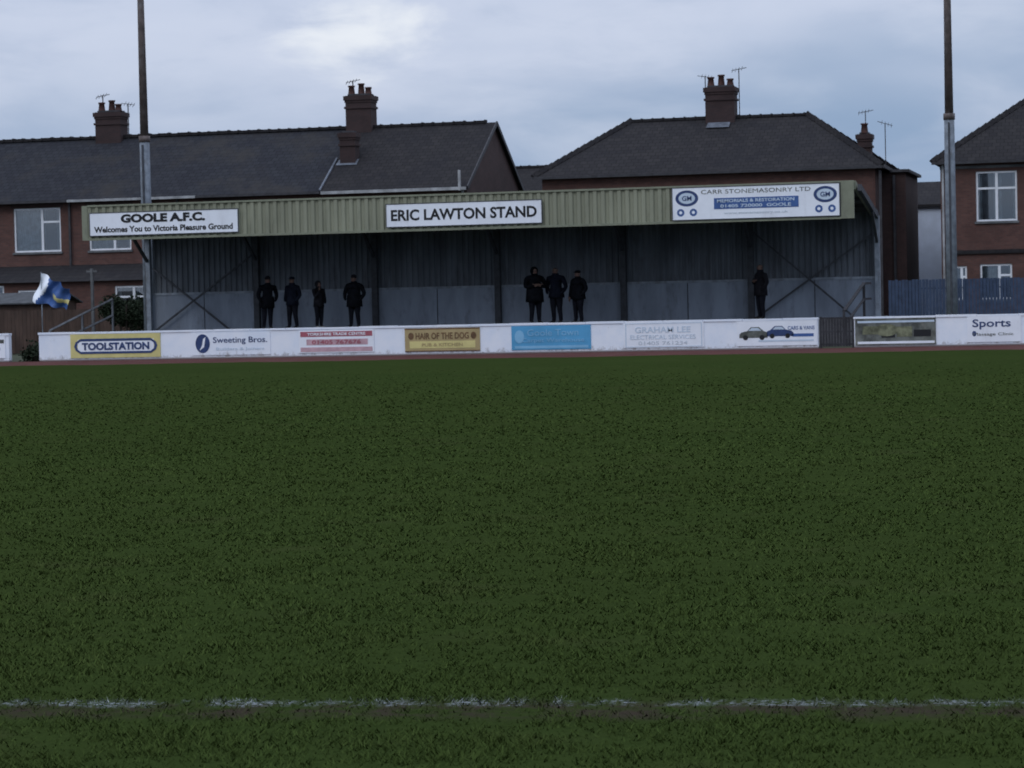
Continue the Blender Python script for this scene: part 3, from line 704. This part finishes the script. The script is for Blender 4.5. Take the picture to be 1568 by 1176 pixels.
    for sd in(-1,1):
        blob('eye',(sd*.03,-.098,1.65),(.012,.01,.008),'black'); blob('ear',(sd*.086,.0,1.635),(.012,.022,.032),'skin')
    if hat=='cap':
        blob('cap',(0,0,1.70),(.096,.112,.062),coat); blob('cap_peak',(0,-.115,1.69),(.065,.075,.01),coat)
    elif hat=='beanie': blob('beanie',(0,.005,1.705),(.096,.108,.08),'coatC')
    elif hat=='hood': blob('hood',(0,.035,1.64),(.125,.115,.135),coat)
    lathe('collar',[(1.42,.15,.12),(1.49,.105,.1),(1.555,.098,.095),(1.55,.085,.08)],coat)
    lathe('coat_skirt',[(1.1,.19*B_,.165*B_),(.95,.20*B_,.17*B_),(.80-coatlen,.215*B_,.18*B_),(.80-coatlen,.19*B_,.15*B_)],coat)
    for w,h_,mode,sd in wr:
        if mode=='pocket': continue
        w=Vector(w);h_=Vector(h_);dr=(h_-w).normalized(); side=dr.cross(Vector((1,0,0)) if abs(dr.x)<.7 else Vector((0,0,1))).normalized()
        fl_=[.07,.08,.074,.058]; L2=[]
        for i in range(4):
            b0=h_+side*(i-1.5)*.019; b1=b0+dr*.04; b2=b1+dr*fl_[i]*.5; b3=b2+(dr*.8+Vector((-sd*.5,-.1,0))).normalized()*fl_[i]*.45
            L2+= [(b0,b1,.0095),(b1,b2,.0085),(b2,b3,.0075)]
        tb=w+dr*.03+side*.03; L2+=[(tb,tb+(dr+side).normalized()*.045,.011),(tb+(dr+side).normalized()*.045,tb+(dr*1.3+side).normalized()*.075,.009)]
        bars('fingers',[(T(a),T(b_),r*2*s) for a,b_,r in L2],M['skin'],P)
    return P
zt=.80
person(-28.45,80.1,zt,1.78,'coatA','pocket',.5,.02,'beanie',lean=.5,coatlen=.08)
person(-27.5,80.0,zt,1.76,'coatB','pocket',-.35,.07,'cap',build=1.1)
person(-26.6,80.1,zt,1.60,'coatC',('face','pocket'),.9,.0,'hood',True,build=1.0)
person(-25.32,80.0,zt,1.76,'coatA','pocket',-.1,.05,'beanie',build=1.3,coatlen=.1)
person(-19.1,80.0,zt,1.88,'coatA','fold',.6,.04,'hood',build=1.35,coatlen=.12)
person(-18.42,80.25,zt,1.88,'coatB','pocket',-.25,.03,None,build=1.2,lean=-.4)
person(-17.65,80.0,zt,1.74,'coatA',('down','pocket'),-.6,.05,'cap',build=1.3)
person(-11.65,80.1,zt,1.82,'coatC',('fold','pocket'),-.9,.02,None,build=1.15,coatlen=.05)

# ---------------------------------------------------------------- world sky
w=bpy.data.worlds.new('World'); scn.world=w; w.use_nodes=True; nt=w.node_tree
for n_ in list(nt.nodes): nt.nodes.remove(n_)
out=N(nt,'ShaderNodeOutputWorld'); bg=N(nt,'ShaderNodeBackground'); L(nt,bg.outputs[0],out.inputs[0])
sk=N(nt,'ShaderNodeTexSky',sky_type='NISHITA'); sk.sun_disc=False; sk.sun_elevation=math.radians(38); sk.sun_rotation=math.radians(200); sk.air_density=1.5; sk.dust_density=2
tc=N(nt,'ShaderNodeTexCoord'); dirv=tc.outputs['Generated']
s=N(nt,'ShaderNodeSeparateXYZ'); L(nt,dirv,s.inputs[0]); el=s.outputs[2]
c0=noise(nt,scaled(nt,dirv,(5,5,12)),1.0,3,.5,.3)
elw=math_(nt,'ADD',el,math_(nt,'MULTIPLY',math_(nt,'SUBTRACT',c0,.5),.10))
sx_=mrange(nt,s.outputs[0],-.46,-.06,.022,-.012)
elw=math_(nt,'ADD',elw,sx_)
base=mixc(nt,mrange(nt,elw,.045,.12),(.275,.39,.58),(.58,.65,.82))
c1=noise(nt,scaled(nt,dirv,(8,8,26)),1.0,6,.52,.5)
c2=noise(nt,scaled(nt,dirv,(22,22,60)),1.0,6,.55,.3)
base=mixc(nt,mrange(nt,c1,.42,.72,0,.55),base,(.66,.72,.87))
base=mixc(nt,mrange(nt,c2,.42,.78,0,.32),base,(.31,.41,.60))
vd=N(nt,'ShaderNodeVectorMath',operation='DISTANCE')
sc_=scaled(nt,dirv,(1,1,2.0)); L(nt,sc_,vd.inputs[0]); dd=Vector((-math.sin(math.radians(17.4)),math.cos(math.radians(17.4)),.104)).normalized(); vd.inputs[1].default_value=(dd.x,dd.y,dd.z*2)
gl_=mrange(nt,math_(nt,'ADD',vd.outputs['Value'],math_(nt,'MULTIPLY',math_(nt,'SUBTRACT',c2,.5),.09)),.0,.036,.85,0)
base=mixc(nt,gl_,base,(.88,.92,.98))
up_=mrange(nt,el,.12,.9,1,1.8)
vs=N(nt,'ShaderNodeVectorMath',operation='SCALE'); L(nt,base,vs.inputs[0]); L(nt,up_,vs.inputs['Scale'])
ns=N(nt,'ShaderNodeVectorMath',operation='SCALE'); L(nt,sk.outputs[0],ns.inputs[0]); ns.inputs['Scale'].default_value=.07
fin=mixc(nt,.94,ns.outputs[0],vs.outputs[0])
L(nt,fin,bg.inputs[0]); bg.inputs[1].default_value=1.0
sl=bpy.data.lights.new('front_fill','SUN'); sl.energy=.5; sl.angle=math.radians(25); sl.color=(1,.98,.95)  # soft fill added from the camera side to brighten walls and facades
so=bpy.data.objects.new('front_fill',sl); col.objects.link(so)
so.rotation_euler=Vector((.25,.72,-.62)).to_track_quat('-Z','Y').to_euler(); so.location=(0,-20,40)

# ---------------------------------------------------------------- camera
f_=3830.; psi=math.radians(14);roll=math.radians(1.3);pitch=math.atan((588-451)/f_)
R=Matrix.Rotation(psi,3,'Z')@Matrix.Rotation(math.pi/2-pitch,3,'X')@Matrix.Rotation(-roll,3,'Z')
cam=bpy.data.cameras.new('camera'); co=bpy.data.objects.new('camera',cam); col.objects.link(co)
co.matrix_world=Matrix.Translation((0,0,1.8))@R.to_4x4()
cam.sensor_width=36; cam.lens=36*f_/1568; cam.clip_start=.1; cam.clip_end=4000
cam.dof.use_dof=True; cam.dof.focus_distance=18; cam.dof.aperture_fstop=8.0
scn.camera=co
scn.view_settings.view_transform='Standard'; scn.view_settings.look='None'; scn.view_settings.exposure=0
